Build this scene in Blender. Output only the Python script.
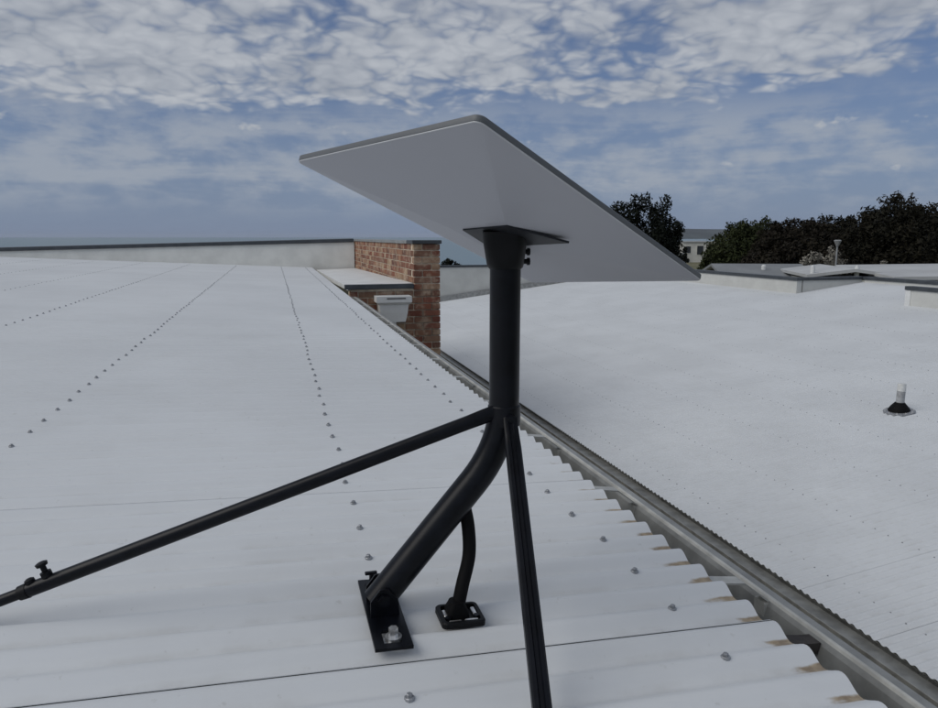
import bpy, math, random
import numpy as np
from mathutils import Vector, Matrix

random.seed(7)
rng = np.random.default_rng(11)
R = math.radians
scene = bpy.context.scene
for o in list(bpy.data.objects):
    bpy.data.objects.remove(o)
col = scene.collection

# ------------------------------------------------------------------ camera
CZ = 5.2                                   # eye height above the ground
cam_d = bpy.data.cameras.new('camera')
cam_d.sensor_fit = 'HORIZONTAL'
cam_d.sensor_width = 36.0
cam_d.lens = 36.0 * 720.0 / 938.0
cam_d.clip_start = 0.02
cam_d.clip_end = 60000
cam = bpy.data.objects.new('camera', cam_d)
col.objects.link(cam)
cam.location = (0, 0, CZ)
cam.rotation_euler = (math.pi / 2 - math.atan(117.0 / 720.0), 0, 0)
scene.camera = cam

# ------------------------------------------------------------------ sun and sky
SUN_AZ = R(-113)          # clockwise from +Y (view direction): from the left, a bit behind
SUN_EL = R(43)
sun_dir = Vector((math.sin(SUN_AZ) * math.cos(SUN_EL), math.cos(SUN_AZ) * math.cos(SUN_EL), math.sin(SUN_EL)))
sd = bpy.data.lights.new('sun', 'SUN')
sd.energy = 1.5
sd.angle = R(45)
sd.color = (1.0, 0.96, 0.90)
so = bpy.data.objects.new('sun', sd)
col.objects.link(so)
so.rotation_euler = (-sun_dir).to_track_quat('-Z', 'Y').to_euler()
so.location = (-20, -20, 40)

world = bpy.data.worlds.new('World')
scene.world = world
world.use_nodes = True


class NT:
    """small helper to write node trees"""
    def __init__(self, tree):
        self.t = tree
        self.t.nodes.clear()

    def n(self, typ, **kw):
        nd = self.t.nodes.new(typ)
        for k, v in kw.items():
            setattr(nd, k, v)
        return nd

    def set(self, sock, v):
        if isinstance(v, bpy.types.NodeSocket):
            self.t.links.new(v, sock)
        elif v is not None:
            if sock.type == 'RGBA' and not isinstance(v, (int, float)) and len(v) == 3:
                v = (*v, 1)
            sock.default_value = v

    def m(self, op, a, b=None, c=None, clamp=False):
        nd = self.n('ShaderNodeMath', operation=op, use_clamp=clamp)
        for i, v in enumerate((a, b, c)):
            self.set(nd.inputs[i], v)
        return nd.outputs[0]

    def vm(self, op, a, b=None):
        nd = self.n('ShaderNodeVectorMath', operation=op)
        self.set(nd.inputs[0], a)
        if b is not None:
            self.set(nd.inputs[1], b)
        return nd.outputs[0]

    def comb(self, x, y, z):
        nd = self.n('ShaderNodeCombineXYZ')
        for i, v in enumerate((x, y, z)):
            self.set(nd.inputs[i], v)
        return nd.outputs[0]

    def sep(self, v):
        nd = self.n('ShaderNodeSeparateXYZ')
        self.set(nd.inputs[0], v)
        return nd.outputs

    def noise(self, vec, scale, detail=4, rough=0.5, dist=0.0, lac=2.0):
        nd = self.n('ShaderNodeTexNoise')
        if vec is not None:
            self.set(nd.inputs['Vector'], vec)
        nd.inputs['Scale'].default_value = scale
        nd.inputs['Detail'].default_value = detail
        nd.inputs['Roughness'].default_value = rough
        nd.inputs['Lacunarity'].default_value = lac
        nd.inputs['Distortion'].default_value = dist
        return nd.outputs[0]

    def ss(self, v, a, b, lo=0.0, hi=1.0):
        nd = self.n('ShaderNodeMapRange', interpolation_type='SMOOTHSTEP')
        self.set(nd.inputs[0], v)
        for i, x in enumerate((a, b, lo, hi)):
            self.set(nd.inputs[i + 1], x)
        return nd.outputs[0]

    def mix(self, f, a, b, blend='MIX'):
        nd = self.n('ShaderNodeMix', data_type='RGBA', blend_type=blend)
        self.set(nd.inputs[0], f)
        self.set(nd.inputs[6], a)
        self.set(nd.inputs[7], b)
        return nd.outputs[2]

    def ramp(self, v, stops, interp='LINEAR'):
        nd = self.n('ShaderNodeValToRGB')
        self.set(nd.inputs[0], v)
        cr = nd.color_ramp
        cr.interpolation = interp
        while len(cr.elements) > 1:
            cr.elements.remove(cr.elements[-1])
        cr.elements[0].position = stops[0][0]
        cr.elements[0].color = (*stops[0][1], 1)
        for p, c in stops[1:]:
            e = cr.elements.new(p)
            e.color = (*c, 1)
        return nd.outputs[0]


w = NT(world.node_tree)
SKY_STRENGTH = 0.06
sky = w.n('ShaderNodeTexSky', sky_type='NISHITA', sun_disc=False)
sky.sun_elevation = SUN_EL
sky.sun_rotation = SUN_AZ
sky.air_density = 1.0
sky.dust_density = 0.6
sky.ozone_density = 2.0
tc = w.n('ShaderNodeTexCoord')
dirv = w.vm('NORMALIZE', tc.outputs['Generated'])
dx, dy, dz = w.sep(dirv)
zz = w.m('ADD', w.m('MAXIMUM', dz, 0.0), 0.26)
px_, py_ = w.m('DIVIDE', dx, zz), w.m('DIVIDE', dy, zz)
pv = w.comb(px_, py_, 0.0)
# pale maritime haze near the horizon over the physical sky
hor = w.ss(dz, -0.05, 0.30)
base = w.mix(w.m('ADD', w.m('MULTIPLY', hor, 0.62), 0.10), (3.3, 4.2, 6.1), w.mix(1.0, sky.outputs[0], (0.62, 0.74, 1.0), 'MULTIPLY'))
# --- cloud deck (altocumulus), ends along a line out at sea
def billow(vec, scale, smooth_):
    v_ = w.n('ShaderNodeTexVoronoi', feature='F1', voronoi_dimensions='2D')
    w.set(v_.inputs['Vector'], vec)
    v_.inputs['Scale'].default_value = scale
    v_.inputs['Randomness'].default_value = 1.0
    return w.m('SUBTRACT', 1.0, v_.outputs['Distance'])


wn = w.n('ShaderNodeTexNoise')
w.set(wn.inputs['Vector'], pv)
wn.inputs['Scale'].default_value = 9.0
wn.inputs['Detail'].default_value = 1.5
wpv = w.vm('ADD', pv, w.vm('MULTIPLY', w.vm('SUBTRACT', wn.outputs['Color'], (0.5, 0.5, 0.5)), (0.085, 0.085, 0.0)))
big = w.noise(wpv, 1.9, 4, 0.55)
puff = w.m('ADD', w.m('MULTIPLY', billow(wpv, 13.0, 0.6), 0.34), w.m('MULTIPLY', w.noise(wpv, 8.0, 3, 0.5), 0.70))
fine = w.m('ADD', w.m('MULTIPLY', billow(wpv, 30.0, 0.5), 0.5), w.m('MULTIPLY', w.noise(wpv, 26.0, 3, 0.5), 0.5))
pl_ = w.n('ShaderNodeVectorMath', operation='LENGTH')
w.set(pl_.inputs[0], pv)
edge = w.m('ADD', w.m('ADD', pl_.outputs['Value'], w.m('MULTIPLY', px_, 0.07)), w.m('MULTIPLY', w.noise(wpv, 2.2, 4, 0.55), 0.62))
deck = w.ss(edge, 2.50, 2.76, 1.0, 0.0)
dens = w.m('ADD', w.m('MULTIPLY', puff, 0.42), w.m('ADD', w.m('MULTIPLY', fine, 0.15), w.m('MULTIPLY', big, 0.64)))
thr = w.m('SUBTRACT', dens, w.m('MULTIPLY', w.m('SUBTRACT', 1.0, deck), 0.30))
c1 = w.ss(thr, 0.475, 0.675)
# --- low thin streaks near the horizon
az = w.m('ARCTAN2', dx, dy)
sv = w.comb(w.m('MULTIPLY', az, 5.0), w.m('MULTIPLY', dz, 34.0), 3.1)
st = w.noise(sv, 0.75, 6, 0.58, 0.5)
st2 = w.noise(w.comb(w.m('MULTIPLY', az, 19.0), w.m('MULTIPLY', dz, 34.0), 7.7), 1.0, 5, 0.55, 0.15)
band = w.m('MULTIPLY', w.ss(dz, 0.012, 0.07), w.ss(dz, 0.12, 0.20, 1.0, 0.0))
c2 = w.m('MULTIPLY', w.ss(w.m('ADD', w.m('MULTIPLY', st, 0.55), w.m('MULTIPLY', st2, 0.45)), 0.40, 0.60), w.m('MULTIPLY', band, 0.72))
# --- a few small bright cumulus tops
cu = w.noise(w.comb(w.m('MULTIPLY', az, 11.0), w.m('MULTIPLY', dz, 17.0), 1.3), 1.5, 4, 0.5, 0.1)
c3 = w.m('MULTIPLY', w.ss(cu, 0.655, 0.74), w.m('MULTIPLY', w.ss(dz, 0.05, 0.08), w.ss(dz, 0.13, 0.17, 1.0, 0.0)))
lit2 = w.m('ADD', w.m('MULTIPLY', w.ss(puff, 0.40, 0.72), 0.5), w.m('ADD', w.m('MULTIPLY', w.ss(fine, 0.38, 0.72), 0.2), w.m('MULTIPLY', w.ss(w.noise(wpv, 3.4, 4, 0.5), 0.35, 0.65), 0.4)))
ccol = w.mix(lit2, (4.7, 5.2, 6.1), (8.0, 8.4, 9.0))
col1 = w.mix(w.m('MULTIPLY', c1, 0.90), w.mix(c3, w.mix(c2, base, (6.0, 6.55, 7.4)), (7.6, 7.9, 8.3)), ccol)
below = w.mix(w.ss(dz, -0.02, 0.0), (1.6, 1.9, 2.2), col1)
bg = w.n('ShaderNodeBackground')
w.set(bg.inputs[0], below)
bg.inputs[1].default_value = SKY_STRENGTH
wo = w.n('ShaderNodeOutputWorld')
w.set(wo.inputs[0], bg.outputs[0])

scene.view_settings.view_transform = 'Standard'
scene.view_settings.look = 'None'
scene.view_settings.gamma = 1
scene.view_settings.exposure = 0.0
scene.view_settings.use_curve_mapping = False
scene.render.engine = 'CYCLES'
scene.cycles.max_bounces = 6

# ------------------------------------------------------------------ materials
MATS = {}


def mat(name):
    m_ = bpy.data.materials.new(name)
    m_.use_nodes = True
    t = NT(m_.node_tree)
    b = t.n('ShaderNodeBsdfPrincipled')
    out = t.n('ShaderNodeOutputMaterial')
    t.t.links.new(b.outputs[0], out.inputs[0])
    MATS[name] = m_
    return t, b


def put(t, b, colr=None, rough=None, metal=None, bump=None, strength=0.2, dist=0.002, spec=None):
    if colr is not None:
        t.set(b.inputs['Base Color'], colr)
    if rough is not None:
        t.set(b.inputs['Roughness'], rough)
    if metal is not None:
        b.inputs['Metallic'].default_value = metal
    if spec is not None:
        b.inputs['Specular IOR Level'].default_value = spec
    if bump is not None:
        n = t.n('ShaderNodeBump')
        n.inputs['Strength'].default_value = strength
        n.inputs['Distance'].default_value = dist
        t.set(n.inputs['Height'], bump)
        t.t.links.new(n.outputs[0], b.inputs['Normal'])


def simple(name, c, rough=0.6, metal=0.0, var=0.15, scale=8.0, bumps=0.0, spec=None):
    t, b = mat(name)
    co = t.n('ShaderNodeTexCoord').outputs['Object']
    nz = t.noise(co, scale, 5, 0.6)
    f = t.ss(nz, 0.3, 0.7)
    lo = tuple(x * (1 - var) for x in c)
    hi = tuple(min(1, x * (1 + var)) for x in c)
    put(t, b, t.mix(f, lo, hi), t.m('ADD', t.m('MULTIPLY', nz, 0.2), rough - 0.1), metal,
        nz if bumps else None, bumps, 0.004, spec)
    return MATS[name]


# painted corrugated sheet; silt lies in the pans at the eave end (local x near x_eave)
def roof_mat(name, c, x_eave, sgn, silt):
    t, b = mat(name)
    tcn = t.n('ShaderNodeTexCoord')
    ob = tcn.outputs['Object']
    gp = t.n('ShaderNodeNewGeometry').outputs['Position']
    x, y, z = t.sep(ob)
    rnd = t.n('ShaderNodeObjectInfo').outputs['Random']
    # broad weathering, faint streaks along the ribs, fine specks
    broad = t.ss(t.noise(gp, 0.9, 4, 0.55), 0.3, 0.7)
    streak = t.noise(t.comb(t.m('MULTIPLY', x, 0.7), t.m('MULTIPLY', y, 26.0), t.m('MULTIPLY', rnd, 9.0)), 1.0, 4, 0.6)
    speck = t.ss(t.noise(gp, 55.0, 3, 0.6), 0.66, 0.76)
    grime = t.ss(t.noise(gp, 4.5, 6, 0.65), 0.42, 0.75)
    k = t.mix(broad, tuple(v * 0.95 for v in c), tuple(v * 1.03 for v in c))
    k = t.mix(t.m('MULTIPLY', t.ss(streak, 0.35, 0.75), 0.07), k, tuple(v * 0.72 for v in c))
    k = t.mix(t.m('MULTIPLY', grime, 0.08), k, (0.33, 0.32, 0.29))
    k = t.mix(t.m('MULTIPLY', speck, 0.22), k, (0.26, 0.25, 0.22))
    # dust caught in the pans
    ph = t.m('COSINE', t.m('MULTIPLY', t.m('SUBTRACT', y, 0.0612), 2 * math.pi / 0.0762))
    pan = t.ss(ph, -0.35, -0.95)
    k = t.mix(t.m('MULTIPLY', pan, t.m('MULTIPLY', t.ss(t.noise(gp, 9.0, 4, 0.6), 0.4, 0.7), 0.17)), k, (0.30, 0.29, 0.26))
    if silt:
        e = t.m('MULTIPLY', t.m('SUBTRACT', x, x_eave), sgn)      # 0 at the eave, negative up the roof
        nn = t.noise(t.comb(t.m('MULTIPLY', x, 9.0), t.m('MULTIPLY', y, 14.0), t.m('MULTIPLY', rnd, 31.0)), 1.6, 4, 0.6)
        ln = t.m('ADD', e, t.m('MULTIPLY', t.m('SUBTRACT', nn, 0.5), 0.11))
        near = t.ss(ln, -0.055, -0.028)
        pan2 = t.ss(t.m('ADD', ph, t.m('MULTIPLY', t.m('SUBTRACT', nn, 0.5), 0.9)), -0.62, -0.86)
        sil = t.m('MULTIPLY', near, pan2)
        scol = t.mix(t.ss(t.noise(gp, 60.0, 4, 0.6), 0.35, 0.65), (0.20, 0.145, 0.085), (0.33, 0.26, 0.165))
        k = t.mix(t.m('MULTIPLY', sil, 0.92), k, scol)
    put(t, b, k, t.m('ADD', t.m('MULTIPLY', broad, 0.1), 0.42), None,
        t.noise(gp, 3.2, 3, 0.5), 0.12, 0.004, 0.4)


roof_mat('roof_paint', (0.608, 0.630, 0.645), 0.815, 1, True)
roof_mat('roof_paint_low', (0.608, 0.630, 0.645), 0.0, -1, False)
simple('cream_render', (0.70, 0.705, 0.67), 0.8, 0, 0.07, 3.0, 0.15)
simple('low_render', (0.53, 0.535, 0.51), 0.8, 0, 0.07, 2.0, 0.15)
simple('white_flashing', (0.66, 0.67, 0.66), 0.55, 0, 0.08, 4.0)
simple('dark_cap', (0.045, 0.052, 0.06), 0.5, 0, 0.2, 6.0)
simple('gutter_grey', (0.27, 0.275, 0.265), 0.45, 0.3, 0.22, 9.0, 0.1)
simple('gutter_lip', (0.46, 0.46, 0.43), 0.45, 0.2, 0.2, 14.0)
simple('gutter_dark', (0.05, 0.05, 0.05), 0.7, 0, 0.3, 12.0)
simple('joint_stain', (0.035, 0.03, 0.027), 0.75, 0, 0.4, 30.0, 0.3)
simple('mortar', (0.62, 0.53, 0.41), 0.95, 0, 0.2, 14.0, 0.3)
simple('black_steel', (0.0032, 0.004, 0.0065), 0.36, 0.0, 0.35, 26.0, 0.03, 0.22)
simple('black_plastic', (0.004, 0.0045, 0.0055), 0.5, 0.0, 0.2, 30.0, 0.03, 0.2)
simple('black_plate', (0.016, 0.018, 0.022), 0.5, 0.0, 0.2, 20.0, 0.0, 0.4)
simple('screw_steel', (0.30, 0.31, 0.325), 0.45, 0.55, 0.25, 60.0)
simple('bright_steel', (0.66, 0.66, 0.65), 0.3, 0.85, 0.2, 60.0)
simple('dish_back', (0.46, 0.465, 0.50), 0.5, 0, 0.025, 2.0)
simple('dish_rim', (0.62, 0.63, 0.64), 0.4, 0, 0.03, 2.0)
simple('dish_bezel', (0.12, 0.128, 0.135), 0.5, 0, 0.08, 3.0)
simple('dish_front', (0.74, 0.75, 0.76), 0.35, 0, 0.02, 3.0)
simple('vent_white', (0.60, 0.61, 0.60), 0.5, 0, 0.1, 20.0)
simple('vent_pipe_grey', (0.33, 0.34, 0.35), 0.5, 0, 0.25, 12.0)
simple('rubber', (0.003, 0.003, 0.0035), 0.7, 0, 0.2, 20.0, 0.0, 0.15)
simple('house_white', (0.62, 0.61, 0.55), 0.7, 0, 0.08, 0.8)
simple('house_roof', (0.44, 0.45, 0.45), 0.6, 0, 0.1, 0.7)
simple('grey_roof', (0.19, 0.20, 0.205), 0.6, 0, 0.15, 0.8)
simple('window_dark', (0.03, 0.035, 0.04), 0.15, 0, 0.2, 1.0)
simple('hill', (0.05, 0.06, 0.06), 0.95, 0, 0.35, 0.004)
simple('pale_twig', (0.24, 0.225, 0.19), 0.9, 0, 0.3, 2.0)
simple('bark', (0.05, 0.04, 0.032), 0.95, 0, 0.3, 6.0, 0.4)
simple('lamp_grey', (0.34, 0.35, 0.35), 0.5, 0.2, 0.1, 6.0)


def brick_material():
    t, b = mat('brick')
    oi = t.n('ShaderNodeObjectInfo').outputs['Random']
    ge = t.n('ShaderNodeNewGeometry')
    isl = ge.outputs['Random Per Island']
    r = t.m('FRACT', t.m('ADD', t.m('MULTIPLY', oi, 7.31), isl))
    c = t.ramp(r, [(0.0, (0.165, 0.058, 0.040)), (0.2, (0.24, 0.095, 0.058)), (0.4, (0.13, 0.066, 0.050)),
                   (0.55, (0.31, 0.165, 0.10)), (0.7, (0.20, 0.105, 0.072)), (0.85, (0.38, 0.27, 0.175)), (1.0, (0.20, 0.068, 0.046))])
    nz = t.noise(ge.outputs['Position'], 16.0, 5, 0.65)
    smear = t.ss(t.noise(ge.outputs['Position'], 6.5, 6, 0.7), 0.47, 0.66)
    c = t.mix(t.m('MULTIPLY', t.ss(nz, 0.35, 0.7), 0.35), c, (0.13, 0.065, 0.045))
    c = t.mix(t.m('MULTIPLY', smear, 0.55), c, (0.56, 0.46, 0.34))
    put(t, b, c, 0.9, None, nz, 0.5, 0.004, 0.2)


brick_material()


def leaf_mat(name, a, c, d):
    t, b = mat(name)
    ge = t.n('ShaderNodeNewGeometry')
    r = ge.outputs['Random Per Island']
    nz = t.ss(t.noise(ge.outputs['Position'], 0.7, 3, 0.5), 0.35, 0.65)
    k = t.mix(nz, t.mix(r, a, c), t.mix(r, c, d))
    put(t, b, k, 0.85, None, None, spec=0.15)


leaf_mat('leaf_black_green', (0.006, 0.008, 0.006), (0.009, 0.012, 0.008), (0.013, 0.016, 0.010))
leaf_mat('leaf_olive', (0.018, 0.024, 0.009), (0.028, 0.035, 0.013), (0.038, 0.045, 0.018))
leaf_mat('leaf_brown', (0.012, 0.010, 0.008), (0.020, 0.017, 0.012), (0.028, 0.024, 0.016))
leaf_mat('leaf_dark', (0.010, 0.010, 0.007), (0.017, 0.016, 0.010), (0.025, 0.022, 0.014))


def ground_material():
    t, b = mat('ground')
    gp = t.n('ShaderNodeNewGeometry').outputs['Position']
    f = t.ss(t.noise(gp, 0.03, 6, 0.6), 0.35, 0.65)
    f2 = t.ss(t.noise(gp, 0.4, 5, 0.6), 0.35, 0.65)
    k = t.mix(f, (0.085, 0.085, 0.038), (0.19, 0.165, 0.095))
    k = t.mix(t.m('MULTIPLY', f2, 0.5), k, (0.07, 0.08, 0.035))
    put(t, b, k, 0.95, None, t.noise(gp, 1.5, 5, 0.6), 0.5, 0.1)


ground_material()


def sea_material():
    t, b = mat('sea')
    gp = t.n('ShaderNodeNewGeometry').outputs['Position']
    put(t, b, (0.12, 0.19, 0.22), 0.32, None, t.noise(gp, 0.35, 6, 0.6), 0.5, 0.3)


sea_material()


# ------------------------------------------------------------------ mesh helpers
class MB:
    def __init__(self):
        self.v, self.f = [], []

    def add(self, vs, fs, M=None):
        k = len(self.v)
        for p in vs:
            p = Vector(p)
            self.v.append(tuple(M @ p) if M is not None else tuple(p))
        self.f += [tuple(i + k for i in f) for f in fs]
        return self

    def hexa(self, c8, M=None):
        """eight corners: 4 bottom (ccw from above), 4 top"""
        return self.add(c8, [(3, 2, 1, 0), (4, 5, 6, 7), (0, 1, 5, 4), (1, 2, 6, 5), (2, 3, 7, 6), (3, 0, 4, 7)], M)

    def box(self, x0, x1, y0, y1, z0, z1, M=None, bev=0.0):
        if bev <= 0:
            return self.hexa([(x0, y0, z0), (x1, y0, z0), (x1, y1, z0), (x0, y1, z0),
                              (x0, y0, z1), (x1, y0, z1), (x1, y1, z1), (x0, y1, z1)], M)
        e = bev
        rings = []
        for z, i in ((z0, e), (z0 + e, 0), (z1 - e, 0), (z1, e)):
            a, b_, c, d = x0 + i, x1 - i, y0 + i, y1 - i
            q = e if i == 0 else e * 0.4
            rings.append([(a + q, c, z), (b_ - q, c, z), (b_, c + q, z), (b_, d - q, z),
                          (b_ - q, d, z), (a + q, d, z), (a, d - q, z), (a, c + q, z)])
        return self.loft(rings, M)

    def loft(self, rings, M=None, cap=True):
        n = len(rings[0])
        vs = [p for r in rings for p in r]
        fs = []
        for k in range(len(rings) - 1):
            for i in range(n):
                j = (i + 1) % n
                fs.append((k * n + i, k * n + j, (k + 1) * n + j, (k + 1) * n + i))
        if cap:
            fs.append(tuple(range(n - 1, -1, -1)))
            fs.append(tuple((len(rings) - 1) * n + i for i in range(n)))
        return self.add(vs, fs, M)

    def tube(self, pts, rad, n=20, M=None, cap=True, flat=None):
        pts = [Vector(p) for p in pts]
        if not isinstance(rad, (list, tuple)):
            rad = [rad] * len(pts)
        rings = []
        t0 = (pts[1] - pts[0]).normalized()
        u = t0.orthogonal().normalized()
        if flat is not None:
            u = (Vector(flat) - t0 * Vector(flat).dot(t0)).normalized()
        for i, p in enumerate(pts):
            if i == 0:
                t = t0
            elif i == len(pts) - 1:
                t = (pts[i] - pts[i - 1]).normalized()
            else:
                t = ((pts[i + 1] - p).normalized() + (p - pts[i - 1]).normalized()).normalized()
            u = (u - t * u.dot(t)).normalized()
            v = t.cross(u)
            r = rad[i]
            ru, rv = (r if isinstance(r, tuple) else (r, r))
            rings.append([tuple(p + u * (ru * math.cos(2 * math.pi * k / n)) + v * (rv * math.sin(2 * math.pi * k / n))) for k in range(n)])
        return self.loft(rings, M, cap)

    def mesh(self, name, m_, smooth=False):
        me = bpy.data.meshes.new(name)
        me.from_pydata(self.v, [], self.f)
        me.materials.append(MATS[m_])
        if smooth:
            me.polygons.foreach_set('use_smooth', [True] * len(me.polygons))
            try:
                me.set_sharp_from_angle(angle=R(38))
            except Exception:
                pass
        me.update()
        return me

    def build(self, name, m_, parent=None, smooth=False):
        return link(name, self.mesh(name, m_, smooth), parent)


def link(name, data, parent=None, loc=None, rot=None):
    o = bpy.data.objects.new(name, data)
    col.objects.link(o)
    if parent is not None:
        o.parent = parent
    if loc is not None:
        o.location = loc
    if rot is not None:
        o.rotation_euler = rot
    return o


def tag(o, label=None, cat=None, group=None, kind=None):
    if label:
        o['label'] = label
    if cat:
        o['category'] = cat
    if group:
        o['group'] = group
    if kind:
        o['kind'] = kind
    return o


def empty(name, label, cat, loc=(0, 0, 0), rz=0.0, group=None):
    o = bpy.data.objects.new(name, None)
    o.empty_display_size = 0.1
    col.objects.link(o)
    o.location = loc
    o.rotation_euler = (0, 0, rz)
    return tag(o, label, cat, group)


# building frame: x = across the gutter (d), y = along the gutter (g), z up from the ground
GX, GY = -0.2607, 0.9654
YAW = math.atan2(-GX, GY)
FRAME = Matrix.Rotation(YAW, 4, 'Z')


def W(d, g, z):
    """frame coordinates, z relative to the eye, to world"""
    return Vector((d * GY + g * GX, d * -GX + g * GY, z + CZ))


def smooth_path(pts, cuts=6):
    """Catmull-Rom"""
    pts = [Vector(p) for p in pts]
    P = [pts[0] * 2 - pts[1]] + pts + [pts[-1] * 2 - pts[-2]]
    out = []
    for i in range(1, len(P) - 2):
        for k in range(cuts):
            t = k / cuts
            a, b_, c, d = P[i - 1], P[i], P[i + 1], P[i + 2]
            out.append(0.5 * ((2 * b_) + (c - a) * t + (2 * a - 5 * b_ + 4 * c - d) * t * t + (3 * b_ - a - 3 * c + d) * t ** 3))
    out.append(pts[-1])
    return out


# ------------------------------------------------------------------ setting: ground, sea, hills
def terrain():
    rad = [0.0] + list(np.geomspace(6, 9000, 46))
    na = 144
    vs, fs = [], []
    for i, r in enumerate(rad):
        for k in range(na):
            a = 2 * math.pi * k / na
            az = (math.degrees(a) + 180) % 360 - 180
            shore = 360 + 2300 * float(np.clip((az - 5.5) / 3.5, 0, 1)) if az > 0 else 360
            if az > 100:
                shore = 2660
            if az < -70:
                shore = 360 + 2300 * float(np.clip((-az - 70) / 30, 0, 1))
            t = float(np.clip((r - 60) / (shore - 60), 0, 3))
            z = -9.9 * (0.25 * t + 0.75 * t * t) if t < 1 else -9.9 - 6 * (t - 1)
            z += 0.25 * math.sin(r * 0.05 + a * 3) * min(1, r / 80) * (1 if t < 1 else 0)
            vs.append((r * math.sin(a), r * math.cos(a), max(z, -30) - 0.02))
    for i in range(len(rad) - 1):
        for k in range(na):
            j = (k + 1) % na
            fs.append((i * na + k, (i + 1) * na + k, (i + 1) * na + j, i * na + j))
    m_ = MB()
    m_.v, m_.f = vs, fs
    o = m_.build('ground', 'ground', None, True)
    tag(o, 'dry olive coastal ground around the buildings', 'ground', kind='structure')


terrain()
m = MB()
n_s = 96
rs = [200, 600, 1500, 4000, 10000, 40000]
m.loft([[(r * math.sin(2 * math.pi * k / n_s), r * math.cos(2 * math.pi * k / n_s), -9.8) for k in range(n_s)] for r in rs], cap=False)
m.f = [tuple(reversed(f)) for f in m.f]
tag(m.build('sea', 'sea'), 'grey blue sea beyond the coast', 'sea', kind='structure')

m = MB()
rings = []
ang = np.linspace(R(7), R(75), 120)
for dr, hf in ((0, 0.0), (300, 0.55), (800, 1.0), (1600, 0.5)):
    row = []
    for a in ang:
        e = min(1, (math.degrees(a) - 7) / 4.0)
        hh = (66 + 9 * math.sin(a * 9.0) + 5 * math.sin(a * 31 + 1)) * e + 10
        rr = 6000 + dr
        row.append((rr * math.sin(a), rr * math.cos(a), -12 + (hh + 12) * hf))
    rings.append(row)
vs = [p for r in rings for p in r]
na = len(ang)
fs = [(i * na + k, i * na + k + 1, (i + 1) * na + k + 1, (i + 1) * na + k) for i in range(3) for k in range(na - 1)]
m.add(vs, fs)
tag(m.build('hills', 'hill', None, True), 'low dark headland across the bay', 'hills', kind='structure')

# ------------------------------------------------------------------ near building
PITCH = 0.0762
SL = 0.0408                                   # fall of the near roof per metre towards the gutter
Z0 = -0.6325
near = empty('corrugated_roof_building', 'near building with white corrugated roof, grey gutter and brick pier', 'building',
             (0, 0, 0), YAW)


def corr_mesh(name, x0, x1, width, m_, nx, thick=0.0012, amp=0.008, lift=0.0021):
    """one sheet: ribs along x, profile along y from 0 to width (plus a lap)"""
    ny = int(round((width + 0.045) / PITCH * 12))
    ys = np.linspace(0, width + 0.045, ny + 1)
    zs = amp * np.cos(2 * math.pi * (ys - 0.0612) / PITCH)
    zs = zs + np.where(ys < 0.02, lift * (1 - ys / 0.02), 0) - np.where(ys > width, 0.0022, 0)
    xs = np.linspace(x0, x1, nx + 1)
    vs, fs = [], []
    for i, x in enumerate(xs):
        for y, z in zip(ys, zs):
            vs.append((x, y, z))
    n = ny + 1
    for i in range(nx):
        for j in range(ny):
            fs.append((i * n + j, (i + 1) * n + j, (i + 1) * n + j + 1, i * n + j))
            fs[-1] = (i * n + j, (i + 1) * n + j, (i + 1) * n + j + 1, i * n + j + 1)
    # thin rolled edges: lap edge (towards the eye) and the cut end at the eave
    k = len(vs)
    for i, x in enumerate(xs):
        vs.append((x, ys[0], zs[0] - thick))
    for i in range(nx):
        fs.append((i * n, k + i, k + i + 1, (i + 1) * n))
    for (ie, s) in ((nx, 1), (0, -1)):
        k = len(vs)
        for y, z in zip(ys, zs):
            vs.append((xs[ie], y, z - thick))
        for j in range(ny):
            q = (ie * n + j, k + j, k + j + 1, ie * n + j + 1)
            fs.append(q if s > 0 else q[::-1])
    b = MB()
    b.v, b.f = vs, fs
    return b.mesh(name, m_, True)


def screw_mesh(name='roof_screw'):
    b = MB()
    b.loft([[(r * math.cos(2 * math.pi * k / 10), r * math.sin(2 * math.pi * k / 10), z) for k in range(10)]
            for r, z in ((0.0076, -0.004), (0.0076, 0.0012), (0.0066, 0.0022))])
    b.loft([[(r * math.cos(2 * math.pi * k / 6), r * math.sin(2 * math.pi * k / 6), z) for k in range(6)]
            for r, z in ((0.0046, 0.002), (0.0046, 0.0058), (0.0036, 0.0068))])
    return b


screw_b = screw_mesh()
screw_me = screw_b.mesh('roof_screw', 'screw_steel')
slope_n = math.atan(SL)
sheet_me = corr_mesh('roof_sheet', -9.0, 0.815 / math.cos(slope_n), 0.762, 'roof_paint', 8)
ROWS = (0.664, 0.162, -0.748, -1.658, -2.568, -3.478, -4.388, -5.298)
CREST = (0.0612, 0.2136, 0.3660, 0.5184, 0.6708)
far_screws = MB()
LAP0 = 0.992
for k in range(-3, 22):
    g0 = LAP0 + 0.762 * k
    sh = link('roof_sheet', sheet_me, near, (0, g0, CZ + Z0), (0, slope_n, 0))
    for ir, d in enumerate(ROWS):
        for c in CREST:
            if g0 + c > 16.0:
                continue
            if ir < 4 and 0 <= k + 1 < 13:
                s = link('roof_screw', screw_me, sh, (d + random.uniform(-.006, .006), c + random.uniform(-.004, .004), 0.0085),
                         (random.uniform(-.08, .08), random.uniform(-.08, .08), random.random()))
            else:
                far_screws.add(screw_b.v, screw_b.f, Matrix.Translation((d + random.uniform(-.006, .006), g0 + c, CZ + Z0 - SL * d + 0.0080)) @ Matrix.Scale(0.8, 4))
tag(far_screws.build('far_roof_screws', 'screw_steel', near), kind='stuff')

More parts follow.
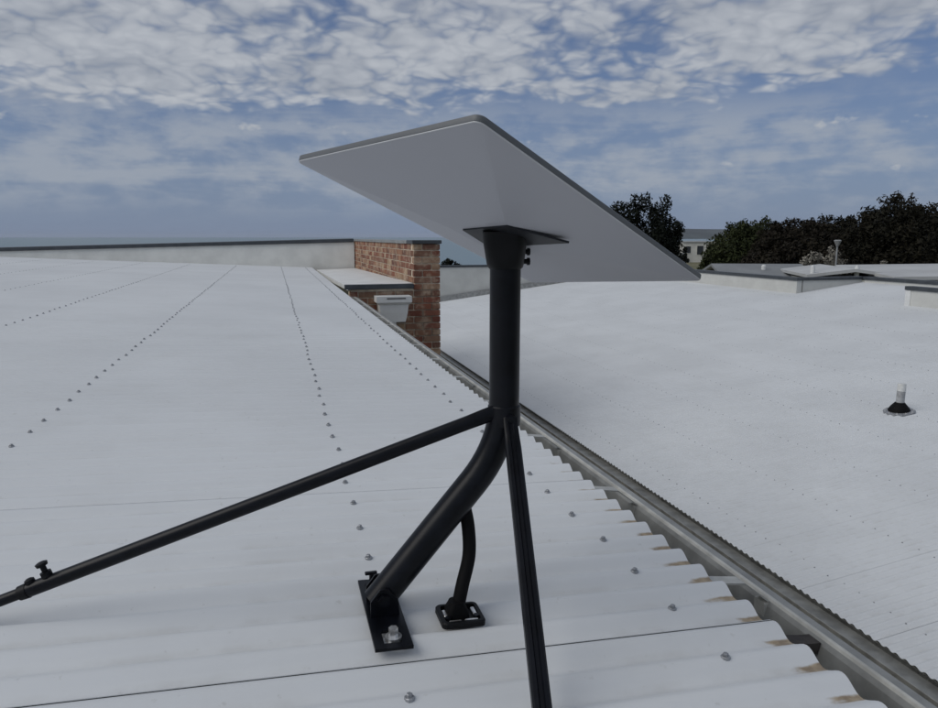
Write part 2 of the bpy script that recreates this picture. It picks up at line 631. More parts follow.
# gutter along the eave: trough, rolled lip, brackets
zr = CZ + Z0 - SL * 0.815
LIPX, LIPZ = 0.972, CZ - 0.745
gy0, gy1 = -2.0, 9.16
prof = [(0.770, zr - 0.035), (0.770, zr - 0.135), (0.785, zr - 0.15), (0.93, zr - 0.15), (0.948, zr - 0.14),
        (0.962, LIPZ - 0.012), (0.968, LIPZ - 0.003)]
m = MB()
out = [(x + 0.002, z - 0.002) for x, z in prof]
ring = prof + out[::-1]
m.loft([[(x, y, z) for x, z in ring] for y in (gy0, gy1)])
gut = m.build('gutter', 'gutter_grey', near)
m = MB()
lip = [(0.969, LIPZ - 0.004), (0.972, LIPZ + 0.001), (0.977, LIPZ + 0.0025), (0.981, LIPZ + 0.0005), (0.982, LIPZ - 0.006), (0.975, LIPZ - 0.010)]
m.loft([[(x, y, z) for x, z in lip] for y in (gy0, gy1)])
m.build('rolled_lip', 'gutter_lip', gut, True)
m = MB()
m.loft([[(x, y, z) for x, z in [(0.9835, LIPZ - 0.003), (1.004, LIPZ - 0.004), (1.006, LIPZ - 0.012), (1.002, LIPZ - 0.07), (0.9835, LIPZ - 0.07)]] for y in (gy0, gy1)])
m.build('front_bead', 'gutter_grey', gut)
for i in range(-2, 15):
    y = 1.20 + 0.565 * i
    if y > 9:
        break
    m = MB()
    yw = 0.016
    m.loft([[(0.818, y + s, zr - 0.022), (0.905, y + s, zr - 0.034), (0.966, y + s, LIPZ - 0.001), (0.966, y + s, LIPZ - 0.005), (0.905, y + s, zr - 0.038), (0.818, y + s, zr - 0.026)]
            for s in (-yw, yw)])
    m.box(0.955, 0.966, y - yw, y + yw, LIPZ - 0.04, LIPZ - 0.006)
    m.build('gutter_bracket', 'gutter_lip', gut)
m = MB()
m.loft([[(0.898, y, zr - 0.10), (0.9555, y, LIPZ - 0.028), (0.9615, y, LIPZ - 0.006), (0.935, y, LIPZ - 0.004), (0.885, y, zr - 0.075)] for y in (1.03, 1.062)])
m.build('gutter_joint', 'joint_stain', gut)
# leaf litter lies in places on the gutter floor
m = MB()
for i in range(260):
    y, x = random.uniform(0.3, 8.5), random.uniform(0.83, 0.93)
    a, s = random.uniform(0, 6.28), random.uniform(0.006, 0.016)
    M_ = Matrix.Translation((x, y, zr - 0.1475 + random.uniform(0, 0.004))) @ Matrix.Rotation(a, 4, 'Z') @ Matrix.Rotation(random.uniform(-.3, .3), 4, 'X')
    m.add([(-s, 0, 0), (0, -s * .35, 0.001), (s, 0, 0), (0, s * .35, 0.001)], [(0, 1, 2, 3)], M_)
tag(m.build('leaf_litter', 'joint_stain', gut), kind='stuff')

# outer wall under the gutter (hidden from here, stands where it must)
m = MB()
m.box(0.50, 0.76, -2.0, 9.24, 0.0, zr - 0.03)
m.build('outer_wall', 'mortar', near)
m = MB()
m.box(-9.0, 0.49, -2.2, -1.9, 0.0, zr - 0.06)
m.build('outer_wall', 'mortar', near)

# far parapet with dark capping
P0, P1 = (-9.0, 17.535), (1.74, 16.16)
m = MB()
tz = lambda d: CZ - 0.128 + 0.0252 * d
m.hexa([(P0[0], P0[1], 3.6), (P1[0], P1[1], 3.6), (P1[0], P1[1] + 0.2, 3.6), (P0[0], P0[1] + 0.2, 3.6),
        (P0[0], P0[1], tz(P0[0])), (P1[0], P1[1], tz(P1[0])), (P1[0], P1[1] + 0.2, tz(P1[0])), (P0[0], P0[1] + 0.2, tz(P0[0]))])
pw = m.build('parapet_wall', 'cream_render', near)
m = MB()
zc = 0.002
q = lambda d, s: (d, 17.535 + (d + 9.0) * (16.16 - 17.535) / 10.74 + s)
m.hexa([(*q(-9.0, -0.035), tz(-9.0) + zc - 0.03), (*q(1.73, -0.035), tz(1.73) + zc - 0.03), (*q(1.73, 0.23), tz(1.73) + zc), (*q(-9.0, 0.23), tz(-9.0) + zc),
        (*q(-9.0, -0.035), tz(-9.0) + 0.045), (*q(1.73, -0.035), tz(1.73) + 0.045), (*q(1.73, 0.23), tz(1.73) + 0.055), (*q(-9.0, 0.23), tz(-9.0) + 0.055)])
m.build('wall_capping', 'dark_cap', pw)

# brick pier and parapet running back along the roof edge
BG = 9.25            # front face
BD0, BD1, BDS = 0.93, 2.105, 1.755
LEDGE = CZ - 0.605
TOPB = CZ - 0.085
core = MB()
core.box(BD0 + 0.012, BD1 - 0.012, BG + 0.012, BG + 0.35, 0.0, LEDGE - 0.06)
core.box(BDS + 0.012, BD1 - 0.012, BG + 0.012, 16.9, LEDGE - 0.75, TOPB - 0.004)
core.box(BDS + 0.012, BD1 - 0.012, BG + 0.351, 16.9, 0.0, LEDGE - 0.751)
pier = core.build('brick_pier', 'mortar', near)
BL, BH, JT = 0.226, 0.072, 0.014


def brick_b(l, h_, t_=0.10):
    b = MB()
    b.box(0, l, 0, t_, 0, h_, bev=0.003)
    return b


brick_cache = {}


def brick(kind_l, x, y, z, along_y=False):
    key = round(kind_l, 3)
    if key not in brick_cache:
        brick_cache[key] = brick_b(key, BH).mesh('brick', 'brick')
    o = link('brick', brick_cache[key], pier, (x, y, z), (random.uniform(-.004, .004), 0, math.pi / 2 if along_y else 0))
    return o


n_br = 0
rest = MB()
# front face courses, from the top of the pier down
course = 0
z = TOPB - 0.006 - BH
while z > CZ - 2.75:
    lo, hi = (BDS, BD1) if z + BH > LEDGE - 0.055 else (BD0, BD1)
    off = 0 if course % 2 == 0 else -(BL + JT) / 2
    x = hi
    first = True
    while x > lo + 0.02:
        l = BL if not (first and course % 2) else (BL - JT) / 2
        first = False
        l = min(l, x - lo)
        if l < 0.03:
            break
        yy = BG + random.uniform(-.003, .002)
        if z > CZ - 2.0:
            brick(l, x - l, yy, z)
            n_br += 1
        else:
            b_ = brick_b(l, BH)
            rest.add(b_.v, b_.f, Matrix.Translation((x - l, yy, z)))
        x -= l + JT
    course += 1
    z -= BH + JT
# side face (towards the near roof), above the ledge
course = 0
z = TOPB - 0.006 - BH
while z > LEDGE - 0.13:
    y = BG + 0.115 + (0 if course % 2 else 0.115)
    while y < 16.3:
        if n_br < 292 and y < 12.9:
            # rotated a quarter turn: length runs along y, outer face at x = BDS
            o = brick(BL, BDS + 0.10 + random.uniform(-.003, .002), y, z, True)
            n_br += 1
        else:
            b_ = brick_b(BL, BH)
            rest.add(b_.v, b_.f, Matrix.Translation((BDS + 0.10 + random.uniform(-.003, .002), y, z)) @ Matrix.Rotation(math.pi / 2, 4, 'Z'))
        y += BL + JT
    course += 1
    z -= BH + JT
# right face of the pier
z = TOPB - 0.006 - BH
course = 0
while z > CZ - 2.75:
    y = BG + 0.115 + (0 if course % 2 else 0.115)
    while y < 12.0:
        b_ = brick_b(BL, BH)
        rest.add(b_.v, b_.f, Matrix.Translation((BD1 + random.uniform(-.002, .003), y, z)) @ Matrix.Rotation(math.pi / 2, 4, 'Z'))
        y += BL + JT
    z -= BH + JT
    course += 1
tag(rest.build('far_bricks', 'brick', pier), kind='stuff')
m = MB()
m.box(BDS - 0.02, BD1 + 0.02, BG - 0.025, BG + 0.4, TOPB - 0.002, TOPB + 0.045, bev=0.006)
m.build('pier_capping', 'dark_cap', pier)
m = MB()
m.box(BDS - 0.02, BD1 + 0.02, BG + 0.403, 16.12, TOPB - 0.002, TOPB + 0.038)
m.build('parapet_capping', 'gutter_grey', pier)
# white ledge beside it with a dark front edge
m = MB()
m.hexa([(0.905, BG + 0.03, LEDGE - 0.07), (BDS - 0.006, BG + 0.03, LEDGE - 0.07), (BDS - 0.006, 16.12, LEDGE - 0.2), (0.905, 16.12, LEDGE - 0.2),
        (0.905, BG + 0.03, LEDGE - 0.02), (BDS - 0.006, BG + 0.03, LEDGE + 0.012), (BDS - 0.006, 16.12, LEDGE - 0.075), (0.905, 16.12, LEDGE - 0.1)])
lg = m.build('roof_ledge', 'white_flashing', near)
m = MB()
m.box(0.86, BDS - 0.008, BG - 0.05, BG + 0.026, LEDGE - 0.052, LEDGE + 0.008, bev=0.005)
m.build('ledge_edge', 'dark_cap', lg)
# rainwater head on the brick face
m = MB()
rings = []
for (hx, y0, z) in ((0.150, 0.20, -1.07), (0.175, 0.22, -0.95), (0.185, 0.23, -0.85), (0.225, 0.26, -0.815), (0.225, 0.26, -0.74)):
    cx = 1.455
    rings.append([(cx - hx, BG - y0, CZ + z), (cx + hx, BG - y0, CZ + z), (cx + hx, BG - 0.006, CZ + z), (cx - hx, BG - 0.006, CZ + z)])
m.loft(rings)
rh = m.build('rainwater_head', 'white_flashing', near)
m = MB()
m.box(1.36, 1.60, BG - 0.2635, BG - 0.2605, CZ - 0.772, CZ - 0.758)
m.build('overflow_slot', 'gutter_dark', rh)
m = MB()
m.tube([(1.455, BG - 0.10, CZ - 1.072), (1.455, BG - 0.10, 2.4)], 0.045, 14)
m.build('downpipe', 'white_flashing', rh, True)
m = MB()
m.box(1.43, 1.63, BG - 0.03, BG - 0.006, CZ - 1.10, CZ - 1.074)
m.build('head_bracket', 'gutter_dark', rh)

# ------------------------------------------------------------------ lower building
SR = 0.13
ED, EZ = 3.941, CZ - 2.773
slope_r = math.atan(SR)
low = empty('lower_roof_building', 'lower building with wide white corrugated roof and cream parapets on the right', 'building', (0, 0, 0), YAW)
zlow = lambda d: EZ + SR * (d - ED)
D_WALL, D_REC = 13.62, 15.75
G_FAR = 27.25
low_cache = {}
low_screws = MB()
for k in range(-5, 33):
    g0 = 2.2 + 0.762 * k
    if g0 > G_FAR:
        break
    rec = 13.0 < g0 + 0.4 < 16.6
    L = ((D_REC if rec else D_WALL) + 0.05 - ED) / math.cos(slope_r)
    if rec not in low_cache:
        low_cache[rec] = corr_mesh('roof_sheet', 0.0, L, 0.762, 'roof_paint_low', 6, lift=0.0009)
    link('roof_sheet', low_cache[rec], low, (ED, g0, EZ), (0, -slope_r, 0))
    for ir in range(12):
        d = ED + 0.32 + 0.9 * ir
        if d > (D_REC if rec else D_WALL) - 0.2:
            break
        for c in CREST:
            low_screws.add(screw_b.v, screw_b.f, Matrix.Translation((d + random.uniform(-.02, .02), g0 + c, zlow(d) + 0.0085)) @ Matrix.Scale(0.85, 4))
tag(low_screws.build('roof_screws', 'screw_steel', low), kind='stuff')
# its eave gutter and walls
m = MB()
prof = [(ED - 0.16, EZ - 0.012), (ED - 0.156, EZ - 0.055), (ED - 0.05, EZ - 0.06), (ED + 0.035, EZ - 0.062), (ED + 0.035, EZ - 0.035)]
ring = prof + [(x - 0.003 if i < 2 else x, z - 0.004) for i, (x, z) in enumerate(prof)][::-1]
m.loft([[(x, y, z) for x, z in ring] for y in (-1.6, G_FAR)])
m.build('gutter', 'gutter_grey', low)
m = MB()
m.box(ED + 0.06, ED + 0.25, -1.6, G_FAR, 0.0, EZ - 0.05)
m.build('outer_wall', 'cream_render', low)


def parapet(pts, ztop, inner=1, wname='parapet_wall', zb=None, th=0.16):
    """wall along pts (d, g) with a dark capping"""
    for (a, b_) in zip(pts[:-1], pts[1:]):
        a, b_ = Vector(a), Vector(b_)
        t = (b_ - a).normalized()
        n = Vector((-t.y, t.x)) * inner
        m1 = MB()
        c = [a, b_, b_ + n * th, a + n * th]
        if inner < 0:
            c = [a, a + n * th, b_ + n * th, b_]
        m1.hexa([(p.x, p.y, 0.0) for p in c] + [(p.x, p.y, ztop) for p in c])
        wl = m1.build(wname, 'low_render', low)
        m2 = MB()
        a2, b2 = a - n * 0.03 - t * 0.028, b_ - n * 0.03 + t * 0.028
        c = [a2, b2, b2 + n * (th + 0.06), a2 + n * (th + 0.06)]
        if inner < 0:
            c = [c[0], c[3], c[2], c[1]]
        m2.hexa([(p.x, p.y, ztop + 0.002) for p in c] + [(p.x, p.y, ztop + 0.085) for p in c])
        m2.build('wall_capping', 'dark_cap', wl)


ZT = CZ - 1.165
parapet([(2.3, G_FAR + 0.05), (D_WALL + 0.3, G_FAR + 0.05)], ZT, 1)
parapet([(D_WALL, 16.5), (D_WALL, G_FAR)], ZT, -1)
parapet([(D_WALL + 0.20, 16.5), (D_REC, 16.5)], ZT, 1)
parapet([(D_REC, 12.9), (D_REC, 16.42)], ZT, -1)
parapet([(D_WALL, -1.0), (D_WALL, 12.98)], ZT, -1)
m = MB()
m.box(D_WALL + 0.2, D_REC - 0.01, 12.75, 12.9, 0.0, ZT - 0.003)
m.build('parapet_wall', 'low_render', low)
m = MB()
m.box(D_WALL - 0.012, D_WALL - 0.002, 12.86, 13.0, zlow(D_WALL) - 0.05, ZT - 0.002)
m.build('corner_flashing', 'white_flashing', low)

# upturned flashing along the foot of the far wall
m = MB()
m.hexa([(ED + 0.1, G_FAR - 0.10, zlow(ED + 0.1) - 0.02), (D_WALL - 0.01, G_FAR - 0.10, zlow(D_WALL) - 0.02), (D_WALL - 0.01, G_FAR + 0.045, zlow(D_WALL) - 0.02), (ED + 0.1, G_FAR + 0.045, zlow(ED + 0.1) - 0.02),
        (ED + 0.1, G_FAR - 0.02, zlow(ED + 0.1) + 0.20), (D_WALL - 0.01, G_FAR - 0.02, zlow(D_WALL) + 0.20), (D_WALL - 0.01, G_FAR + 0.045, zlow(D_WALL) + 0.20), (ED + 0.1, G_FAR + 0.045, zlow(ED + 0.1) + 0.20)])
m.build('wall_flashing', 'gutter_grey', low)

# vent pipe on the lower roof
vp = Vector((7.844, 7.411))
vz = zlow(7.844)
vent = empty('vent_pipe', 'short grey vent pipe with black rubber boot on the lower roof', 'vent pipe', W(7.844, 7.411, vz - CZ), YAW)
m = MB()
m.loft([[(r * math.cos(2 * math.pi * k / 24), r * math.sin(2 * math.pi * k / 24), z + SR * r * math.cos(2 * math.pi * k / 24) * f) for k in range(24)]
        for r, z, f in ((0.185, -0.004, 1), (0.185, 0.016, 1), (0.17, 0.022, 1), (0.05, 0.024, 1))])
m.build('boot_flange', 'screw_steel', vent, True)
m = MB()
m.loft([[(r * math.cos(2 * math.pi * k / 24), r * math.sin(2 * math.pi * k / 24), z) for k in range(24)]
        for r, z in ((0.135, -0.01), (0.13, 0.035), (0.105, 0.075), (0.075, 0.11), (0.062, 0.125), (0.058, 0.13))])
m.build('rubber_boot', 'rubber', vent, True)
m = MB()
m.tube([(0, 0, 0.0), (0.004, 0, 0.28)], 0.05, 20)
m.build('pipe', 'vent_pipe_grey', vent, True)
m = MB()
m.tube([(0.004, 0, 0.281), (0.006, 0, 0.38)], [0.053, 0.049], 20)
m.build('pipe_cap', 'vent_white', vent, True)
b_ = MB()
b_.loft([[(r * math.cos(2 * math.pi * k / 6), r * math.sin(2 * math.pi * k / 6), z) for k in range(6)] for r, z in ((0.011, 0), (0.011, 0.012))])
fb = b_.mesh('flange_bolt', 'bright_steel')
for k in range(10):
    a = 2 * math.pi * k / 10
    link('flange_bolt', fb, vent, (0.16 * math.cos(a), 0.16 * math.sin(a), 0.021 + SR * 0.16 * math.cos(a)))

# ------------------------------------------------------------------ pole mount on the near roof
roof_z = lambda d: Z0 - SL * d + 0.008
PD, PG = 0.371, 1.143
mount = empty('pole_mount', 'black steel pole mount with two braces bolted to the near corrugated roof', 'pole mount',
              W(0.156, PG, roof_z(0.156)), YAW)
O = Vector((0.156, PG, roof_z(0.156)))          # all mount parts in frame coords relative to this


def ML(d, g, z):
    return Vector((d, g, z)) - O


rp = 0.0258
A0 = Vector((0.146, PG, -0.612))
BEND = Vector((PD, PG, -0.352))
TOP = Vector((PD, PG, -0.030))
ad = (BEND - A0).normalized()
# bend as an arc
pts = [A0, BEND - ad * 0.085]
p0, p2 = BEND - ad * 0.085, BEND + Vector((0, 0, 0.085))
for t in np.linspace(0.1, 0.9, 9):
    pts.append(p0 * (1 - t) ** 2 + BEND * 2 * t * (1 - t) + p2 * t * t)
pts += [p2, TOP]
m = MB()
m.tube([p - O for p in pts], rp, 28)
m.build('pole', 'black_steel', mount, True)
# base plate with a slot and side ears
m = MB()
tilt = Matrix.Rotation(slope_n, 4, 'Y')
hx, y0, y1 = 0.030, 1.018 - PG, 1.252 - PG
th = 0.006
m.box(-hx, -0.014, y0, y1, 0.0005, th, tilt)
m.box(0.014, hx, y0, y1, 0.0005, th, tilt)
for a, b2 in ((y0, y0 + 0.014), (y0 + 0.052, y1 - 0.03), (y1 - 0.012, y1)):
    m.box(-0.0145, 0.0145, a, b2, 0.0007, th - 0.0002, tilt)
bp = m.build('base_plate', 'black_steel', mount)
for s in (-1, 1):
    m = MB()
    m.loft([[(-0.024, s * 0.029 + e, th), (0.024, s * 0.029 + e, th), (0.022, s * 0.029 + e, 0.035), (0.006, s * 0.029 + e, 0.054), (-0.008, s * 0.029 + e, 0.054), (-0.024, s * 0.029 + e, 0.034)]
            for e in (-0.0022, 0.0022)])
    m.build('pivot_bracket', 'black_steel', bp)
m = MB()
m.tube([(-0.002, -0.037, 0.036), (-0.002, 0.037, 0.036)], 0.006, 12)
for s in (-1, 1):
    m.tube([(-0.002, s * 0.0314, 0.036), (-0.002, s * 0.038, 0.036)], 0.011, 6)
m.build('pivot_bolt', 'black_steel', bp)


def roof_bolt(name, d, g, z, parent, mat_, hgt=0.012, r=0.007, wr=0.013):
    b = MB()
    b.tube([(0, 0, -0.004), (0, 0, 0.002)], wr, 16)
    b.tube([(0, 0, 0.0015), (0, 0, hgt)], r, 6)
    o = b.build(name, mat_, parent)
    o.location = (d, g, z)
    return o


roof_bolt('plate_bolt', 0.003, y0 + 0.030, 0.006, bp, 'bright_steel', 0.016, 0.0075, 0.0135)
roof_bolt('plate_bolt', -0.006, y1 - 0.021, 0.007, bp, 'black_steel', 0.022, 0.0055, 0.013)
m = MB()
m.box(-0.019, 0.003, y1 - 0.025, y1 - 0.017, 0.026, 0.031, bev=0.001)
m.build('bolt_wing', 'black_steel', bp)

# left brace: telescopic tube running down to the left
hingeL = W(PD - 0.024, PG - 0.003, -0.301) - W(0, 0, -CZ)


def brace_pts(a, b_, n=2):
    return [a.lerp(b_, t) for t in np.linspace(0, 1, n)]


a = Vector((PD - 0.018, PG - 0.010, -0.292))
e = Vector((-0.62, 1.245, -0.628))
jn = Vector((-0.405, 1.228, -0.561))
dirL = (jn - a).normalized()
m = MB()
up = Vector((0, 0, 1))
m.tube([p - O for p in (a, a + dirL * 0.02, a + dirL * 0.05, jn)], [(0.013, 0.005), (0.013, 0.006), 0.0118, 0.0118], 20, flat=(0, 0, 1))
bl = m.build('brace', 'black_steel', mount, True)
e = jn + dirL * 0.19
m = MB()
m.tube([p - O for p in (jn - dirL * 0.08, e)], 0.0092, 18)
m.build('inner_tube', 'black_steel', bl, True)
m = MB()
m.tube([p - O for p in (jn - dirL * 0.004, jn + dirL * 0.010)], [0.0128, 0.0118], 18)
m.build('end_collar', 'black_plastic', bl, True)
sidev = dirL.cross(up).normalized()
upL = sidev.cross(dirL).normalized()
k1 = jn - dirL * 0.040 + upL * 0.010
m = MB()
m.tube([k1 - O, k1 + upL * 0.009 - O], 0.0085, 14)
m.tube([k1 + upL * 0.008 - O, k1 + upL * 0.020 - O], 0.0045, 12)
m.tube([k1 + upL * 0.0195 - O, k1 + upL * 0.0245 - O, k1 + upL * 0.026 - O], [0.0085, 0.0095, 0.006], 16)
m.build('clamp_knob', 'black_plastic', bl, True)
k2 = jn - dirL * 0.012 + upL * 0.010
m = MB()
m.tube([k2 - O, k2 + upL * 0.006 - O, k2 + upL * 0.008 - O], [0.008, 0.0075, 0.004], 14)
m.build('clamp_screw', 'black_plastic', bl, True)
m = MB()
fz = roof_z(e.x)
m.box(e.x - O.x - 0.035, e.x - O.x + 0.03, e.y - O.y - 0.02, e.y - O.y + 0.02, fz - O.z + 0.0005, fz - O.z + 0.006)
m.build('brace_foot', 'black_steel', bl)

# right brace: towards the eye
a = Vector((PD + 0.002, PG - 0.026, -0.300))
via = Vector((0.319, 0.815, -0.605))
dirR = (via - a).normalized()
e = via + dirR * 0.045
m = MB()
side = dirR.cross(up).normalized()
front = side.cross(dirR).normalized()


def chan(c, wd, dp):
    """rounded channel with a shallow groove down its face"""
    prof_ = [(-1, -.7), (-.7, -1), (.7, -1), (1, -.7), (1, .6), (.78, .95), (.34, 1), (.2, .62), (-.2, .62), (-.34, 1), (-.78, .95), (-1, .6)]
    return [tuple(c - O + side * (wd * x) + front * (dp * y)) for x, y in prof_]


m.loft([chan(a, 0.0115, 0.004), chan(a + dirR * 0.03, 0.0118, 0.005), chan(a + dirR * 0.06, 0.0125, 0.009), chan(e, 0.0130, 0.009)])
br = m.build('brace', 'black_steel', mount, True)
m = MB()
m.box(e.x - O.x - 0.02, e.x - O.x + 0.02, e.y - O.y - 0.045, e.y - O.y + 0.02, roof_z(e.x) - O.z + 0.0005, roof_z(e.x) - O.z + 0.006)
m.build('brace_foot', 'black_steel', br)
# hinge band on the pole
m = MB()
m.tube([ML(PD, PG, -0.318), ML(PD, PG, -0.316), ML(PD, PG, -0.284), ML(PD, PG, -0.282)], [rp + 0.0005, rp + 0.0022, rp + 0.0022, rp + 0.0005], 28)
m.build('brace_band', 'black_steel', mount, True)
m = MB()
m.tube([ML(PD + 0.002, PG - 0.024, -0.300), ML(PD + 0.002, PG - 0.037, -0.300)], 0.007, 6)
m.build('brace_bolt', 'black_steel', mount)

# ------------------------------------------------------------------ cable conduit and roof gland
GD, GG = 0.280, 1.096
gz = roof_z(GD)
cond = empty('cable_conduit', 'short black cable conduit curving from the pole into a roof gland', 'conduit', W(GD, GG, gz), YAW)
OC = Vector((GD, GG, gz))
path = smooth_path([(0.300, 1.143, -0.455), (0.306, 1.138, -0.495), (0.304, 1.126, -0.540), (0.288, 1.110, -0.585), (0.277, 1.102, gz + 0.012)], 6)
m = MB()
m.tube([p - OC for p in path], 0.0115, 18)
m.build('hose', 'rubber', cond, True)
m = MB()
hw, hg = 0.037, 0.034
ring_o = []


def rrect(hx_, hy_, r_, z_, n=5, cx=0.0, cy=0.0):
    o_ = []
    for (sx, sy, a0) in ((1, 1, 0), (-1, 1, 90), (-1, -1, 180), (1, -1, 270)):
        for k in range(n + 1):
            a_ = R(a0 + 90 * k / n)
            o_.append((cx + sx * (hx_ - r_) + r_ * math.cos(a_), cy + sy * (hy_ - r_) + r_ * math.sin(a_), z_))
    return o_


T = Matrix.Rotation(slope_n, 4, 'Y')
rr_ = [rrect(hw, hg, 0.009, 0.0), rrect(hw, hg, 0.009, 0.008), rrect(hw - 0.002, hg - 0.002, 0.008, 0.010), rrect(hw - 0.007, hg - 0.007, 0.006, 0.010), rrect(hw - 0.008, hg - 0.008, 0.006, 0.003)]
m.loft(rr_, T)
gp_ = m.build('gland_tray', 'black_plastic', cond, False)
m = MB()
m.loft([rrect(0.019, 0.019, 0.007, 0.0032, 5, -0.004, 0.006), rrect(0.018, 0.018, 0.007, 0.014, 5, -0.005, 0.006), rrect(0.0145, 0.0145, 0.010, 0.024, 5, -0.006, 0.005), rrect(0.0135, 0.0135, 0.012, 0.030, 5, -0.006, 0.004)], T)
m.build('gland_boot', 'rubber', cond, True)
for (x0, x1, yy0, yy1, rz_) in ((-0.029, -0.022, -0.006, 0.016, 0.15), (0.022, 0.029, -0.006, 0.018, -0.1), (-0.024, -0.003, -0.027, -0.020, 0.05), (0.003, 0.026, -0.027, -0.019, -0.05)):
    m = MB()
    m.box(x0, x1, yy0, yy1, 0.0032, 0.0085, T, bev=0.0012)
    m.build('gland_clip', 'bright_steel', cond)
for (x, y) in ((-0.024, -0.014), (0.0245, -0.013)):
    m = MB()
    m.tube([(x, y, 0.003), (x, y, 0.011)], 0.0048, 8, T)
    m.build('gland_screw', 'black_steel', cond)

# ------------------------------------------------------------------ the flat antenna
RD = Matrix(((0.7175, 0.6642, 0.2099), (-0.6947, 0.6604, 0.2849), (0.0506, -0.3502, 0.9353)))
CD = Vector((0.0723, 1.1915, 0.0252 + CZ))
base_pt = W(PD, PG, -0.13)
dish = empty('satellite_dish', 'flat rectangular grey satellite dish tilted on top of the black pole', 'satellite dish', base_pt)
MD = Matrix.Translation(CD - base_pt) @ RD.to_4x4()
ha, hb = 0.1915, 0.297         # x: short half, y: long half; local +z faces the sky


def dring(i, z, r_=0.012, n=6):
    return rrect(ha - i, hb - i, max(r_ - i, 0.004), z, n)


m = MB()
m.loft([dring(0.0006, -0.0055), dring(0.0, -0.004), dring(0.0, 0.0018), dring(0.0012, 0.003)], MD)
m.build('bezel', 'dish_bezel', dish, True)
m = MB()
m.loft([dring(0.003, 0.0031), dring(0.0035, 0.0040), dring(0.006, 0.0046)], MD)
m.build('front_panel', 'dish_front', dish, True)
m = MB()
m.loft([dring(0.0022, -0.0068), dring(0.0010, -0.0065), dring(0.0010, -0.0056)], MD)
m.build('rim', 'dish_rim', dish, True)
# back shell: four shallow facets rising to a small flat
m = MB()
nseg = 6
o_r = dring(0.0024, -0.0069, 0.012, nseg)
pl = [(0.069, 0.031), (-0.069, 0.066 - 0.035)]
# inner rectangle of the facets (dish coordinates, x flipped with respect to the fit)
inx0, inx1, iny0, iny1 = -0.060, 0.112, -0.072, 0.045
cor = {(1, 1): (0.042, 0.075), (-1, 1): (-0.085, 0.075), (-1, -1): (-0.085, -0.062), (1, -1): (0.042, -0.062)}
vs = list(o_r)
nn = len(o_r)
inner_idx = {}
for q_ in ((1, 1), (-1, 1), (-1, -1), (1, -1)):
    inner_idx[q_] = len(vs)
    vs.append((*cor[q_], -0.028))
fs = []
qs = ((1, 1), (-1, 1), (-1, -1), (1, -1))
for iq, q_ in enumerate(qs):
    s0 = iq * (nseg + 1)
    for k in range(nseg):
        fs.append((s0 + k, s0 + k + 1, inner_idx[q_]))
    nxt = qs[(iq + 1) % 4]
    fs.append((s0 + nseg, (s0 + nseg + 1) % nn, inner_idx[nxt], inner_idx[q_]))
fs.append(tuple(inner_idx[q_] for q_ in qs))
fs = [tuple(reversed(f)) for f in fs]
m.add(vs, fs, MD)
m.build('back_shell', 'dish_back', dish)
# dark adapter plate (a trapezium) and the collar that slips over the pole
m = MB()
quad = [(-0.061, -0.049), (0.036, -0.050), (0.096, 0.032), (-0.071, 0.031)]
m.loft([[(x, y, -0.0272) for x, y in quad], [(x, y, -0.0305) for x, y in quad]], MD)
m.f = [tuple(reversed(f)) for f in m.f]
m.build('adapter_plate', 'black_plate', dish)
m = MB()
cz = lambda z: Vector((0, 0, z + 0.13))
cr_ = [rrect(0.0265, 0.0265, 0.0262, 0.13 - 0.052, 6), rrect(0.0292, 0.0292, 0.0285, 0.13 - 0.049, 6), rrect(0.0305, 0.0315, 0.026, 0.13 - 0.044, 6, 0, -0.001),
       rrect(0.0345, 0.0375, 0.020, 0.13 - 0.012, 6, 0, -0.006), rrect(0.0355, 0.0385, 0.018, 0.13 + 0.008, 6, 0, -0.008)]
m.loft(cr_, Matrix.Rotation(R(-6), 4, 'Z'))
m.build('mast_collar', 'black_plastic', dish, True)
for z in (-0.024, -0.040):
    m = MB()
    v0 = Vector((math.cos(R(8)), math.sin(R(8)), 0))
    m.tube([cz(z) + v0 * 0.029, cz(z) + v0 * 0.037], 0.0042, 10)
    m.tube([cz(z) + v0 * 0.0365, cz(z) + v0 * 0.041], 0.0062, 8)
    m.build('set_screw', 'black_plastic', dish)


